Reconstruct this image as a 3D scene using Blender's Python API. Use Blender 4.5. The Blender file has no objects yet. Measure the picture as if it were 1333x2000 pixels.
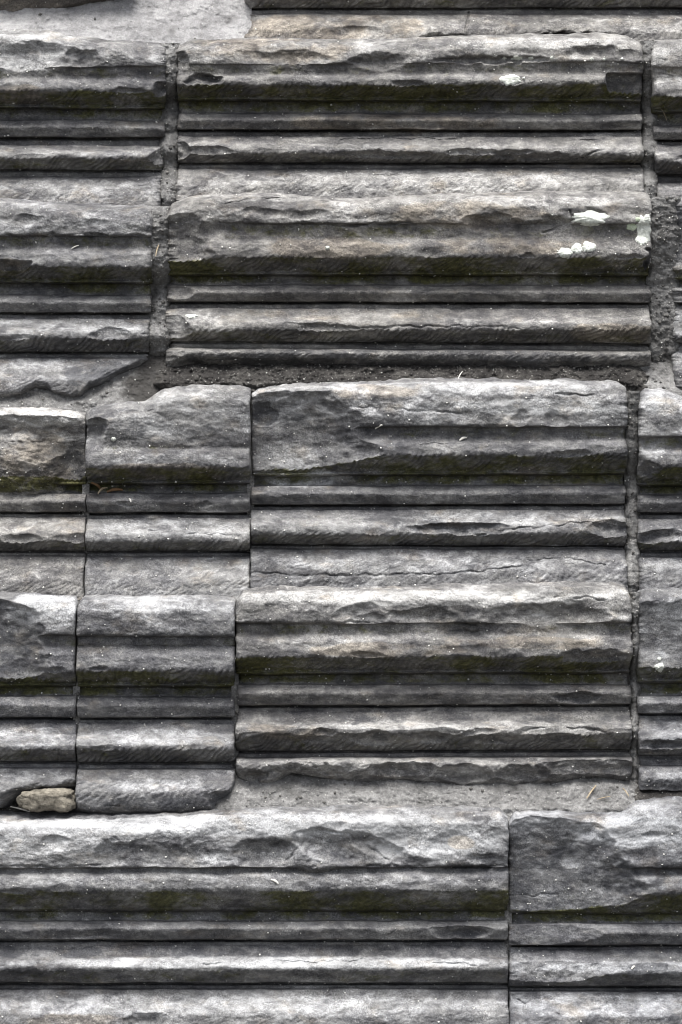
import bpy, math, random
import numpy as np

# ------------------------------------------------------------------ camera, light, exposure
scene = bpy.context.scene
COL = scene.collection
D = 6.0                       # camera distance from the middle of the wall
PITCH = math.radians(5.5)     # the camera looks slightly down
CX = 0.6665
fwd = np.array([0.0, math.cos(PITCH), -math.sin(PITCH)])
upv = np.array([0.0, math.sin(PITCH), math.cos(PITCH)])
cpos = np.array([CX, 0.0, 0.0]) - D * fwd

cam_d = bpy.data.cameras.new("camera")
cam = bpy.data.objects.new("camera", cam_d)
COL.objects.link(cam)
cam.location = cpos.tolist()
cam.rotation_euler = (math.pi / 2 - PITCH, 0, 0)
cam_d.sensor_fit = 'VERTICAL'
cam_d.sensor_height = 36.0
cam_d.lens = 18.0 * D / 1.0
cam_d.clip_start = 0.1
cam_d.clip_end = 500.0
cam_d.dof.use_dof = True
cam_d.dof.focus_distance = D - 0.03
cam_d.dof.aperture_fstop = 2.0
scene.camera = cam

SUN_EL, SUN_AZ = math.radians(72), math.radians(-14)   # azimuth measured from straight behind the camera
world = bpy.data.worlds.new("World")
scene.world = world
world.use_nodes = True
wn = world.node_tree
wn.nodes.clear()
w_out = wn.nodes.new("ShaderNodeOutputWorld")
w_bg = wn.nodes.new("ShaderNodeBackground")
w_sky = wn.nodes.new("ShaderNodeTexSky")
w_sky.sky_type = 'NISHITA'
w_sky.sun_disc = False
w_sky.sun_elevation = SUN_EL
w_sky.sun_rotation = math.pi - SUN_AZ
w_sky.air_density = 1.0
w_sky.dust_density = 4.0
w_hsv = wn.nodes.new("ShaderNodeHueSaturation")   # overcast: nearly colourless sky
w_hsv.inputs["Saturation"].default_value = 0.42
w_bg.inputs["Strength"].default_value = 0.055
wn.links.new(w_sky.outputs[0], w_hsv.inputs["Color"])
wn.links.new(w_hsv.outputs[0], w_bg.inputs["Color"])
wn.links.new(w_bg.outputs[0], w_out.inputs["Surface"])

sun_d = bpy.data.lights.new("sun", 'SUN')
sun_d.energy = 1.5
sun_d.angle = math.radians(30)
sun_d.color = (1.0, 0.985, 0.96)
sun = bpy.data.objects.new("sun", sun_d)
COL.objects.link(sun)
sun.rotation_euler = (math.pi / 2 - SUN_EL, 0, SUN_AZ)
sun.location = (0, -4, 8)

scene.view_settings.view_transform = 'Standard'
scene.view_settings.look = 'None'
scene.view_settings.exposure = 2.02
scene.view_settings.gamma = 1.0
scene.cycles.filter_width = 1.0
scene.view_settings.use_curve_mapping = False

# ------------------------------------------------------------------ helpers
BATTER = 80.0                  # each course stands this many mm in front of the one above


def off(row):
    return (row - 2.5) * BATTER


def to_world(px, py, prot):
    """photo position at a given protrusion (mm in front of the wall plane) -> metres"""
    px, py, prot = np.broadcast_arrays(np.asarray(px, float), np.asarray(py, float), np.asarray(prot, float))
    a = (px - 666.5) / 1000.0 / D
    b = (1000.0 - py) / 1000.0 / D
    dy = fwd[1] + b * upv[1]
    dz = fwd[2] + b * upv[2]
    t = (-prot / 1000.0 - cpos[1]) / dy
    return np.stack([cpos[0] + a * t, -prot / 1000.0, cpos[2] + dz * t], -1)


_PERM = {}


def perlin(x, y, seed=0):
    if seed not in _PERM:
        r = np.random.RandomState(seed * 7919 % 100003 + 11)
        ang = r.rand(65536) * 2 * math.pi
        _PERM[seed] = (np.cos(ang).astype(np.float32), np.sin(ang).astype(np.float32))
    gx, gy = _PERM[seed]
    x = np.asarray(x, np.float32)
    y = np.asarray(y, np.float32)
    x, y = np.broadcast_arrays(x, y)
    xi = np.floor(x).astype(np.int64)
    yi = np.floor(y).astype(np.int64)
    xf = x - xi
    yf = y - yi
    u = xf * xf * xf * (xf * (xf * 6 - 15) + 10)
    v = yf * yf * yf * (yf * (yf * 6 - 15) + 10)

    def g(i, j, dx, dy):
        h = ((i * 73856093) ^ (j * 19349663)) & 65535
        return gx[h] * dx + gy[h] * dy
    a = g(xi, yi, xf, yf)
    b = g(xi + 1, yi, xf - 1, yf)
    c = g(xi, yi + 1, xf, yf - 1)
    d = g(xi + 1, yi + 1, xf - 1, yf - 1)
    return ((a + u * (b - a)) * (1 - v) + (c + u * (d - c)) * v) * 1.5


def fbm(x, y, seed=0, octaves=4, gain=0.5):
    s, amp, f, tot = 0.0, 1.0, 1.0, 0.0
    for o in range(octaves):
        s = s + amp * perlin(np.asarray(x) * f + o * 17.3, np.asarray(y) * f - o * 9.1, seed + o)
        tot += amp
        amp *= gain
        f *= 2.03
    return s / tot


def ss(a, b, x):
    t = np.clip((x - a) / (b - a), 0, 1)
    return t * t * (3 - 2 * t)


def gsmooth(a, sigma, axis=0):
    if sigma <= 0:
        return a
    n = int(math.ceil(sigma * 3))
    k = np.exp(-0.5 * (np.arange(-n, n + 1) / sigma) ** 2)
    k /= k.sum()
    pad = [(0, 0)] * a.ndim
    pad[axis] = (n, n)
    b = np.pad(a, pad, mode='edge')
    out = np.zeros_like(a)
    L = a.shape[axis]
    for i, w in enumerate(k):
        sl = [slice(None)] * a.ndim
        sl[axis] = slice(i, i + L)
        out += w * b[tuple(sl)]
    return out


ROOT = bpy.data.objects.new("stone_wall", None)
ROOT.location = (CX, -0.20, -1.02)
COL.objects.link(ROOT)
ROOT["label"] = "weathered grey stone wall of moulded blocks laid in stepped courses with crumbling mortar"
ROOT["category"] = "wall"
ROOT["kind"] = "thing"


def link(name, me, mat, parent=None, **props):
    o = bpy.data.objects.new(name, me)
    COL.objects.link(o)
    if mat is not None:
        me.materials.append(mat)
    if parent is not None:
        o.parent = parent
        if parent is ROOT:
            o.location = (-ROOT.location.x, -ROOT.location.y, -ROOT.location.z)
    for k, v in props.items():
        o[k] = v
    return o


def mesh_from(name, V, F, attrs=None, smooth=True):
    """V (n,3), F (m,4) quads or (m,3) tris"""
    me = bpy.data.meshes.new(name)
    V = np.ascontiguousarray(V, np.float32)
    F = np.ascontiguousarray(F, np.int32)
    k = F.shape[1]
    me.vertices.add(len(V))
    me.vertices.foreach_set("co", V.ravel())
    me.loops.add(F.size)
    me.loops.foreach_set("vertex_index", F.ravel())
    me.polygons.add(len(F))
    me.polygons.foreach_set("loop_start", np.arange(0, F.size, k, dtype=np.int32))
    if smooth:
        me.polygons.foreach_set("use_smooth", np.ones(len(F), bool))
    for an, av in (attrs or {}).items():
        at = me.attributes.new(an, 'FLOAT', 'POINT')
        at.data.foreach_set("value", np.ascontiguousarray(av, np.float32).ravel())
    me.update(calc_edges=True)
    me.validate()
    return me


def grid_faces(ns, nc):
    i = np.arange(ns - 1)[:, None] * nc + np.arange(nc - 1)[None, :]
    return np.stack([i, i + nc, i + nc + 1, i + 1], -1).reshape(-1, 4)


# ------------------------------------------------------------------ materials
def new_mat(name):
    m = bpy.data.materials.new(name)
    m.use_nodes = True
    nt = m.node_tree
    nt.nodes.clear()
    return m, nt


class N:
    def __init__(self, nt):
        self.nt = nt

    def node(self, t, **kw):
        n = self.nt.nodes.new(t)
        for k, v in kw.items():
            setattr(n, k, v)
        return n

    def link(self, a, b):
        self.nt.links.new(a, b)

    def val(self, sock, v):
        if hasattr(v, "is_linked") or hasattr(v, "node"):
            self.link(v, sock)
        else:
            sock.default_value = v

    def math(self, op, a, b=0.0, clamp=False):
        n = self.node("ShaderNodeMath", operation=op, use_clamp=clamp)
        self.val(n.inputs[0], a)
        self.val(n.inputs[1], b)
        return n.outputs[0]

    def noise(self, vec, scale, detail=4.0, rough=0.55, dist=0.0, lac=2.0):
        n = self.node("ShaderNodeTexNoise")
        self.link(vec, n.inputs["Vector"])
        n.inputs["Scale"].default_value = scale
        n.inputs["Detail"].default_value = detail
        n.inputs["Roughness"].default_value = rough
        n.inputs["Distortion"].default_value = dist
        n.inputs["Lacunarity"].default_value = lac
        return n.outputs["Fac"]

    def vmul(self, v, s):
        n = self.node("ShaderNodeVectorMath", operation='MULTIPLY')
        self.link(v, n.inputs[0])
        n.inputs[1].default_value = s
        return n.outputs[0]

    def vadd(self, v, w):
        n = self.node("ShaderNodeVectorMath", operation='ADD')
        self.link(v, n.inputs[0])
        self.val(n.inputs[1], w)
        return n.outputs[0]

    def ramp(self, f, stops, interp='LINEAR'):
        n = self.node("ShaderNodeValToRGB")
        self.val(n.inputs[0], f)
        r = n.color_ramp
        r.interpolation = interp
        while len(r.elements) < len(stops):
            r.elements.new(0.5)
        for e, (p, c) in zip(r.elements, stops):
            e.position = p
            e.color = (c[0], c[1], c[2], 1) if not isinstance(c, (int, float)) else (c, c, c, 1)
        return n.outputs[0]

    def mix(self, f, a, b, mode='MIX'):
        n = self.node("ShaderNodeMix", data_type='RGBA', blend_type=mode)
        self.val(n.inputs[0], f)
        for s, v in ((n.inputs[6], a), (n.inputs[7], b)):
            if isinstance(v, tuple):
                s.default_value = (v[0], v[1], v[2], 1)
            else:
                self.link(v, s)
        return n.outputs[2]

    def attr(self, name):
        return self.node("ShaderNodeAttribute", attribute_name=name).outputs["Fac"]

    def maprange(self, v, a, b, c=0.0, d=1.0):
        n = self.node("ShaderNodeMapRange", interpolation_type='SMOOTHSTEP')
        self.val(n.inputs[0], v)
        n.inputs[1].default_value = a
        n.inputs[2].default_value = b
        n.inputs[3].default_value = c
        n.inputs[4].default_value = d
        return n.outputs[0]


def finish(nt, n, col, rough, height, strength=0.6, dist=0.003, spec=0.25):
    bs = n.node("ShaderNodeBsdfPrincipled")
    out = n.node("ShaderNodeOutputMaterial")
    n.val(bs.inputs["Base Color"], col)
    n.val(bs.inputs["Roughness"], rough)
    bs.inputs["Specular IOR Level"].default_value = spec
    if height is not None:
        b = n.node("ShaderNodeBump")
        b.inputs["Strength"].default_value = strength
        b.inputs["Distance"].default_value = dist
        n.link(height, b.inputs["Height"])
        n.link(b.outputs[0], bs.inputs["Normal"])
    n.link(bs.outputs[0], out.inputs["Surface"])


def stone_material():
    m, nt = new_mat("weathered_sandstone")
    n = N(nt)
    tc = n.node("ShaderNodeTexCoord").outputs["Object"]
    rnd = n.node("ShaderNodeObjectInfo").outputs["Random"]
    comb = n.node("ShaderNodeCombineXYZ")
    for i, k in enumerate((37.0, 11.0, 53.0)):
        n.link(n.math('MULTIPLY', rnd, k), comb.inputs[i])
    v = n.vadd(tc, comb.outputs[0])
    vb = n.vmul(v, (1.0, 1.3, 1.7))          # bedding: patches longer than tall
    big = n.noise(vb, 5.5, 5, 0.6, 0.4)
    med = n.noise(vb, 26.0, 7, 0.66, 0.3)
    mot = n.noise(v, 85.0, 6, 0.7)
    grain = n.noise(v, 420.0, 3, 0.7)
    t = n.math('ADD', n.math('MULTIPLY', big, 0.34), n.math('MULTIPLY', med, 0.40))
    t = n.math('ADD', t, n.math('MULTIPLY', mot, 0.26))
    col = n.ramp(t, [(0.38, (0.046, 0.046, 0.050)), (0.47, (0.098, 0.096, 0.098)),
                     (0.55, (0.175, 0.172, 0.167)), (0.65, (0.31, 0.305, 0.297))])
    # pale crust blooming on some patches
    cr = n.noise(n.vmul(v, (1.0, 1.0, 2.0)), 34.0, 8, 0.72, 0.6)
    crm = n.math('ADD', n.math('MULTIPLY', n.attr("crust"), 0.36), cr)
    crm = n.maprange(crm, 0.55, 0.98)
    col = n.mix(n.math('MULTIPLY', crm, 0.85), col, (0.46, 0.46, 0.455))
    # dark film
    dk = n.noise(n.vmul(v, (1.0, 1.0, 1.5)), 22.0, 7, 0.68, 0.3)
    dkm = n.maprange(n.math('ADD', dk, n.math('MULTIPLY', n.attr("stain"), 0.45)), 0.60, 0.76)
    col = n.mix(n.math('MULTIPLY', dkm, 0.75), col, (0.052, 0.053, 0.058))
    # warm brown weathering
    br = n.noise(vb, 14.0, 6, 0.65)
    brm = n.maprange(n.math('ADD', br, n.math('MULTIPLY', n.attr("brown"), 0.3)), 0.53, 0.74)
    col = n.mix(n.math('MULTIPLY', brm, 0.55), col, n.mix(1.0, col, (1.12, 0.98, 0.80), 'MULTIPLY'))
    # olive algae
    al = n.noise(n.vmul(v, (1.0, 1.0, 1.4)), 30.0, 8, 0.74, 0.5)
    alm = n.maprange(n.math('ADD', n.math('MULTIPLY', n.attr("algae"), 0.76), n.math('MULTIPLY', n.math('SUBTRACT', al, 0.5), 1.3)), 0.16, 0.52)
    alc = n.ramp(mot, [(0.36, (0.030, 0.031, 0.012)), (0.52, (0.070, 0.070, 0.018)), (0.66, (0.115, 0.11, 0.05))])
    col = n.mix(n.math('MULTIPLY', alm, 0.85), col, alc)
    # grain and pale crystals
    g = n.maprange(grain, 0.32, 0.68, 0.5, 1.5)
    gm = n.maprange(n.noise(v, 13.0, 4, 0.6), 0.38, 0.64, 0.45, 1.0)
    g = n.math('ADD', 1.0, n.math('MULTIPLY', n.math('SUBTRACT', g, 1.0), gm))
    # each block has its own tone, some warmer, some cooler
    tn = n.node("ShaderNodeAttribute", attribute_name="tone", attribute_type='OBJECT').outputs["Fac"]
    tone = n.ramp(tn, [(0.0, (0.93, 0.95, 1.0)), (0.5, (1.02, 1.02, 1.02)), (1.0, (1.12, 1.06, 0.96))])
    col = n.mix(1.0, col, tone, 'MULTIPLY')
    # soft streaks along the bedding
    stv = n.noise(n.vmul(v, (1.0, 1.0, 5.0)), 9.0, 5, 0.6, 0.5)
    sc_ = n.node("ShaderNodeCombineColor")
    for i in range(3):
        n.link(n.maprange(stv, 0.34, 0.66, 0.76, 1.27), sc_.inputs[i])
    col = n.mix(1.0, col, sc_.outputs[0], 'MULTIPLY')
    cc = n.node("ShaderNodeCombineColor")
    for i in range(3):
        n.link(g, cc.inputs[i])
    col = n.mix(1.0, col, cc.outputs[0], 'MULTIPLY')
    h = n.math('ADD', n.math('MULTIPLY', grain, 0.45), n.math('MULTIPLY', mot, 0.8))
    h = n.math('ADD', h, n.math('MULTIPLY', med, 0.15))
    finish(nt, n, col, n.maprange(mot, 0.3, 0.7, 0.75, 0.95), h, 0.6, 0.0035)
    return m


def gritty_material(name, dark, mid, light, scale=1.0, bump=0.9):
    m, nt = new_mat(name)
    n = N(nt)
    v = n.node("ShaderNodeTexCoord").outputs["Object"]
    a = n.noise(v, 18.0 * scale, 6, 0.65)
    b = n.noise(v, 150.0 * scale, 5, 0.75)
    c = n.noise(v, 480.0 * scale, 3, 0.7)
    t = n.math('ADD', n.math('MULTIPLY', a, 0.45), n.math('MULTIPLY', b, 0.3))
    t = n.math('ADD', t, n.math('MULTIPLY', c, 0.25))
    col = n.ramp(t, [(0.38, dark), (0.50, mid), (0.62, light)])
    sp = n.node("ShaderNodeTexVoronoi")
    n.link(v, sp.inputs["Vector"])
    sp.inputs["Scale"].default_value = 260.0 * scale
    spm = n.math('MULTIPLY', n.maprange(sp.outputs["Distance"], 0.28, 0.16), n.maprange(b, 0.52, 0.62))
    col = n.mix(n.math('MULTIPLY', spm, 0.8), col, (0.55, 0.54, 0.51))
    dm = n.maprange(n.math('ADD', n.attr('dirt'), n.math('MULTIPLY', n.math('SUBTRACT', b, 0.5), 0.9)), 0.25, 0.8)
    col = n.mix(n.math('MULTIPLY', dm, 0.85), col, (0.040, 0.037, 0.034))
    h = n.math('ADD', n.math('MULTIPLY', b, 1.0), n.math('MULTIPLY', c, 0.7))
    finish(nt, n, col, 0.95, h, bump, 0.005, 0.15)
    return m


def simple_material(name, c1, c2, scale=90.0, bump=0.4, rough=0.85):
    m, nt = new_mat(name)
    n = N(nt)
    v = n.node("ShaderNodeTexCoord").outputs["Object"]
    a = n.noise(v, scale, 6, 0.7)
    col = n.ramp(a, [(0.35, c1), (0.65, c2)])
    finish(nt, n, col, rough, n.noise(v, scale * 3, 4, 0.7), bump, 0.003, 0.2)
    return m


M_STONE = stone_material()
M_MORTAR = gritty_material("grey_mortar", (0.075, 0.073, 0.071), (0.185, 0.182, 0.177), (0.37, 0.365, 0.355))
M_SAND = gritty_material("pale_cement", (0.17, 0.167, 0.167), (0.33, 0.325, 0.325), (0.50, 0.495, 0.49), 0.9, 0.9)
M_SOIL = gritty_material("damp_soil", (0.020, 0.019, 0.018), (0.045, 0.042, 0.040), (0.12, 0.115, 0.105))
M_GROUND = gritty_material("ground_soil", (0.03, 0.028, 0.024), (0.05, 0.047, 0.04), (0.08, 0.075, 0.068), 0.3)
M_TAN = simple_material("tan_rubble", (0.07, 0.062, 0.05), (0.27, 0.245, 0.20), 70.0, 1.0)
M_LICHEN = simple_material("white_lichen", (0.46, 0.48, 0.43), (0.74, 0.76, 0.70), 150.0, 0.5)
M_LICHEN_G = simple_material("green_lichen", (0.30, 0.36, 0.24), (0.60, 0.66, 0.52), 120.0, 0.5)
M_GRIT = simple_material("pale_grit", (0.45, 0.44, 0.41), (0.75, 0.74, 0.70), 40.0, 0.2)
M_CRUMB = simple_material("dark_crumbs", (0.04, 0.038, 0.036), (0.16, 0.155, 0.145), 40.0, 0.2)
M_STRAW = simple_material("dry_straw", (0.24, 0.18, 0.11), (0.46, 0.39, 0.28), 60.0, 0.2)
M_PALE = simple_material("bleached_straw", (0.62, 0.60, 0.54), (0.80, 0.78, 0.72), 60.0, 0.2)
M_LEAF = simple_material("dead_leaf", (0.12, 0.065, 0.035), (0.27, 0.17, 0.09), 60.0, 0.3)

# ------------------------------------------------------------------ ground (below the frame)
gv = np.array([[-60, -60, -1.045], [60, -60, -1.045], [60, 60, -1.045], [-60, 60, -1.045]], float)
g = link("ground", mesh_from("ground", gv, np.array([[0, 1, 2, 3]]), smooth=False), M_GROUND)
g["kind"] = "structure"

# ------------------------------------------------------------------ moulded blocks
# protrusion (mm) of the moulding's turning points from the top lip down to the foot
PROF = dict(crest=8, crest2=30, lip=43, lip2=51, fas=53, gA=37, stp=37, sh0=37, sh1=51, nose=57, nose2=54, und=3, fil=12, fil2=3,
            rec=-20, rec2=-11, bd0=12, bd1=31, bd2=18, gF=-15, gF2=3, gF3=4, sl0=14, sl1=36, sl2=51, nose3=56, nose4=54, und2=16,
            gI=-3, gI2=13, gJ=11, bs0=30, bs1=46, bs2=65, foot=77)
XS, SS = 2.1, 1.75
TRIS = [0]


class Block:
    pass


def interp_poly(poly, x):
    p = np.array(poly, float)
    return np.interp(x, p[:, 0], p[:, 1])


def columns(x0, x1, step):
    xs = [x0]
    x = x0
    while x < x1:
        s = step if -25 < x < 1358 else step * 4
        x += s
        xs.append(min(x, x1))
    return np.array(xs)


def chip_surface(ch, X, Y, seed):
    cx, cy = ch['c']
    rx, ry = ch['r']
    a = math.radians(ch.get('rot', 0))
    wob = ch.get('wob', 0.22)
    wp = ch.get('warp', 1.0)
    dx = X - cx + wp * (16 * fbm(X / 46, Y / 34, seed + 11, 3, .55))
    dy = Y - cy + wp * (10 * fbm(X / 34, Y / 26, seed + 12, 4, .6))
    u = (dx * math.cos(a) + dy * math.sin(a)) / rx
    v = (-dx * math.sin(a) + dy * math.cos(a)) / ry
    e = ch.get('pow', 2)
    d = (np.abs(u) ** e + np.abs(v) ** e) ** (2.0 / e)
    d = d * (1 + wob * fbm(X / 38, Y / 26, seed, 3))
    if ch.get('flat'):
        d = np.clip(d - 0.8, 0, None) * 4
    rough = ch.get('rough', 3.0)
    return ch['p'] + ch.get('k', 45) * d + ch.get('gx', 0) * dx + ch.get('gy', 0) * dy \
        + rough * (fbm(X / 34, Y / 24, seed + 3, 4, 0.6) + 0.9 * np.abs(fbm(X / 22, Y / 20, seed + 5, 3, .6)))


def seg_dist(X, Y, a, b):
    ax, ay = a
    bx, by = b
    dx, dy = bx - ax, by - ay
    t = np.clip(((X - ax) * dx + (Y - ay) * dy) / (dx * dx + dy * dy + 1e-6), 0, 1)
    return np.hypot(X - ax - t * dx, Y - ay - t * dy)


BLOCKS = {}
# how cool (0) or warm (1) the stone of each block is
TONE = dict(S0a=.8, S0b=.7, S1a=.5, S1b=.62, S1c=.6, S2a=.4, S2b=.66, S2c=.4, S3a=.66, S3b=.45, S3c=.4, S3d=.35, S4a=.3, S4b=.3,
            S4c=.6, S4d=.2, S5a=.3, S5b=.12)


def block(key, row, x0, x1, lip, keysL, keysR, foot, seed, chips=(), cracks=(), paint=(), ps=None, wear=1.0, soft=2.3, nchip=0.75, cut=None,
          endr=(9, 9), tool=1.0, ext=True, label=None, xs0=0, xs1=0, mat=None):
    """x0,x1: ends; lip, foot: polylines; keys: A fascia foot, B step foot, C shelf nose, D underside end, E recess end,
    F bead end, G slope start, H second nose, I underside end, J base start"""
    P = dict(PROF)
    if row >= 4:
        P.update(sl0=9, sl1=22, sl2=47, bs1=40)
    if row == 5:
        P.update(und=15, und2=31, rec=-12, rec2=-4, bd0=16, bd1=36, bd2=24)
    if row == 1:
        P.update(gA=45, stp=42, sh0=42)
    P.update(ps or {})
    X = columns(x0, x1, XS)
    nc = len(X)
    t = (X - x0) / (x1 - x0)
    kl, kr = np.array(keysL, float), np.array(keysR, float)
    K = kl[:, None] * (1 - t)[None] + kr[:, None] * t[None]
    for i in range(10):
        K[i] += 1.6 * perlin(X / 120.0, i * 3.7 + 0.5, seed) + 0.8 * perlin(X / 37.0, i * 3.7 + 0.5, seed + 1)
    A, B_, C, Dd, E, F, G, H, I, J = K
    L = interp_poly(lip, X) + 5 + 2.2 * perlin(X / 60.0, 0.3, seed + 2) + 1.3 * perlin(X / 19.0, 0.3, seed + 3)
    Kt = interp_poly(foot, X) + 2.0 * perlin(X / 50.0, 0.7, seed + 4) + 1.0 * perlin(X / 17.0, 0.3, seed + 5)
    ctrl = [(L - 3, 'crest'), (L + 3, 'crest2'), (L + 11, 'lip'), (L + 24, 'lip2'), (A, 'fas'), (A + 3, 'gA'), (B_, 'stp'), (B_ + 3, 'sh0'),
            (B_ * .6 + C * .4, 'sh1'), (C - 3, 'nose'), (C + 2, 'nose2'), (Dd, 'und'), (Dd + 3, 'fil'), (Dd + 6, 'fil2'),
            (Dd + 9, 'rec'), (E, 'rec2'), (E + 3, 'bd0'), (E * .55 + F * .45, 'bd1'), (F, 'bd2'), (F + 2.5, 'gF'), (F * .5 + G * .5, 'gF2'),
            (G - 1, 'gF3'), (G + 1, 'sl0'), (G * .55 + H * .45, 'sl1'), (G * .3 + H * .7, 'sl2'), (H - 2, 'nose3'), (H + 3, 'nose4'),
            (I, 'und2'), (I + 2.5, 'gI'), (I * .5 + J * .5, 'gI2'), (J - 2, 'gJ'), (J + 2, 'bs0'), (J * .78 + Kt * .22, 'bs1'),
            (J * .5 + Kt * .5, 'bs2'), (Kt, 'foot')]
    names = [c[1] for c in ctrl]
    Yc = np.array([c[0] for c in ctrl])
    for i in range(1, len(Yc)):
        Yc[i] = np.maximum(Yc[i], Yc[i - 1] + 0.4)
    Pc = np.array([P[c[1]] for c in ctrl], float)
    ym = Yc.mean(1)
    Ys, Ps, Seg = [], [], []
    for k in range(len(ctrl) - 1):
        ln = math.hypot(ym[k + 1] - ym[k], Pc[k + 1] - Pc[k])
        st = SS if ym[k + 1] > -25 and ym[k] < 2025 else SS * 4
        nk = max(1, int(round(ln / st)))
        f = np.arange(nk) / nk
        Ys.append(Yc[k][None] * (1 - f)[:, None] + Yc[k + 1][None] * f[:, None])
        Ps.append(Pc[k] * (1 - f) + Pc[k + 1] * f)
        Seg.append(np.full(nk, k))
    Ys.append(Yc[-1][None])
    Ps.append(Pc[-1:])
    Seg.append(np.array([len(ctrl) - 2]))
    Y = np.concatenate(Ys, 0)
    Pv = gsmooth(np.concatenate(Ps, 0), soft)
    seg = np.concatenate(Seg, 0)
    XX = np.broadcast_to(X[None], Y.shape)
    PP = np.broadcast_to(Pv[:, None], Y.shape).copy()

    def segmask(a, b):
        m = ((seg >= names.index(a)) & (seg < names.index(b))).astype(float)
        return gsmooth(m, 2.0)[:, None]
    fas = segmask('crest', 'gA')
    und = segmask('nose2', 'und') + segmask('nose4', 'und2')
    base = segmask('bs1', 'foot') if 'bs1' in names else 0
    # weathering: broad lumps, bedding, fine pitting
    PP += wear * (4.0 * fbm(XX / 150, Y / 60, seed + 10, 3) + 2.2 * fbm(XX / 40, Y / 24, seed + 14, 3, .5))
    PP += wear * fas * (6.0 * fbm(XX / 85, Y / 45, seed + 20, 2, .45) - 1)
    PP += 1.5 * fbm(XX / 11, Y / 8, seed + 24, 3, .6) + 1.0 * fbm(XX / 4.6, Y / 4.2, seed + 44, 2) + 2.2 * segmask('und', 'bd0') * fbm(XX / 16, Y / 9, seed + 46, 3, .6)
    grv = segmask('fil', 'bd0') + segmask('bd2', 'sl0') + segmask('und2', 'bs0')
    PP += grv * (16 * np.clip(fbm(XX / 95, Y / 55, seed + 36, 3, .55) + .02, 0, 1) + 2.5 * fbm(XX / 12, Y / 8, seed + 37, 3, .6))
    PP -= segmask('rec2', 'gF') * 14 * np.clip(fbm(XX / 120, Y / 90, seed + 38, 3, .5) - .12, 0, 1)
    # flaked facets on every projecting edge
    cap = 56 + wear * (8 * fbm(XX / 70, Y / 40, seed + 28, 2, .5)) + (1 - wear) * 6
    PP = np.minimum(PP, np.maximum(cap, 40 + 0 * cap) + 12 * segmask('bs1', 'foot') * 2)
    # diagonal chisel strokes on the undersides and the foot
    ph = (XX + Y * 1.15) / 15.0 + 0.9 * fbm(XX / 60, Y / 40, seed + 31, 2) * 2
    stroke = np.abs(np.sin(math.pi * ph)) ** 0.7 * (0.55 + 0.9 * np.clip(fbm(XX / 45, Y / 30, seed + 33, 2) + .4, 0, 1))
    PP += tool * (3.4 * und + 2.0 * base) * (stroke - 0.5)
    Y = Y + tool * 2.6 * und * (stroke - 0.5)
    rc = np.random.RandomState(seed * 3 + 1)
    auto = []
    va, vb_ = max(x0, -60), min(x1, 1390)
    for _ in range(int(nchip * (vb_ - va) / 80)):
        z_ = rc.rand()
        cx = rc.uniform(va, vb_)
        ct = (cx - x0) / (x1 - x0)
        kk = kl * (1 - ct) + kr * ct
        ly = float(interp_poly(lip, cx))
        if z_ < .50:      # lip and fascia
            auto.append(dict(c=(cx, rc.uniform(ly + 6, kk[0] + 2)), r=(rc.uniform(26, 80), rc.uniform(10, 28)), p=rc.uniform(42, 49), k=rc.uniform(7, 16), gy=rc.uniform(-.25, .12), rot=rc.uniform(-14, 14), rough=2.2))
        elif z_ < .64:    # shelf nose
            auto.append(dict(c=(cx, kk[2] + rc.uniform(-2, 8)), r=(rc.uniform(16, 55), rc.uniform(7, 13)), p=rc.uniform(42, 49), k=rc.uniform(8, 16), rot=rc.uniform(-5, 5), rough=2.2))
        elif z_ < .74:    # bead
            auto.append(dict(c=(cx, kk[5] - rc.uniform(4, 16)), r=(rc.uniform(12, 40), rc.uniform(5, 9)), p=rc.uniform(20, 25), k=rc.uniform(8, 14), rough=1.8))
        elif z_ < .92:    # lower nose
            auto.append(dict(c=(cx, kk[7] + rc.uniform(-4, 6)), r=(rc.uniform(20, 70), rc.uniform(8, 15)), p=rc.uniform(40, 48), k=rc.uniform(8, 16), rot=rc.uniform(-6, 6), rough=2.4))
        else:             # foot
            auto.append(dict(c=(cx, rc.uniform(kk[9] + 25, kk[9] + 60)), r=(rc.uniform(26, 70), rc.uniform(10, 20)), p=rc.uniform(52, 60), k=rc.uniform(8, 14), rough=2.2))
    broke = np.zeros_like(PP)
    stain = np.zeros_like(PP)
    crust = np.zeros_like(PP)
    brown = np.zeros_like(PP)
    for n_, ch in enumerate(auto + list(chips)):
        s = chip_surface(ch, XX, Y, seed + 50 + 7 * n_)
        if ch.get('add'):
            s2 = ch['p'] - (s - ch['p'])
            PP = np.maximum(PP, s2)
        else:
            hit = np.clip((PP - s) / 6.0, 0, 1)
            PP = np.minimum(PP, s)
            broke = np.maximum(broke, hit)
            stain = np.maximum(stain, hit * ch.get('stain', 0.0))
            brown = np.maximum(brown, hit * ch.get('brown', 0.0))
    if cut:
        cy_ = interp_poly(cut, X)[None] + 3.0 * fbm(XX / 26, Y / 20, seed + 60, 3, .6)
        PP = np.maximum(PP - 0.10 * np.clip(Y - cy_ + 13, 0, None) ** 2, np.minimum(PP, -50))
    for cr in cracks:
        pts = cr['pts']
        d = np.full(PP.shape, 1e9)
        wx = XX + 3 * perlin(XX / 20, Y / 20, seed + 90)
        wy = Y + 4 * perlin(XX / 24 + 9, Y / 14, seed + 91) + 1.5 * perlin(XX / 8, Y / 8, seed + 92)
        for a, b in zip(pts[:-1], pts[1:]):
            d = np.minimum(d, seg_dist(wx, wy, a, b))
        PP -= cr.get('d', 7) * np.clip(.65 + .8 * perlin(XX / 45, Y / 45, seed + 93), .05, 1.2) * np.exp(-(d / (cr.get('w', 2.0) * .85)) ** 2)
        if cr.get('step'):          # the skin below the crack has come away
            pass
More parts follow.
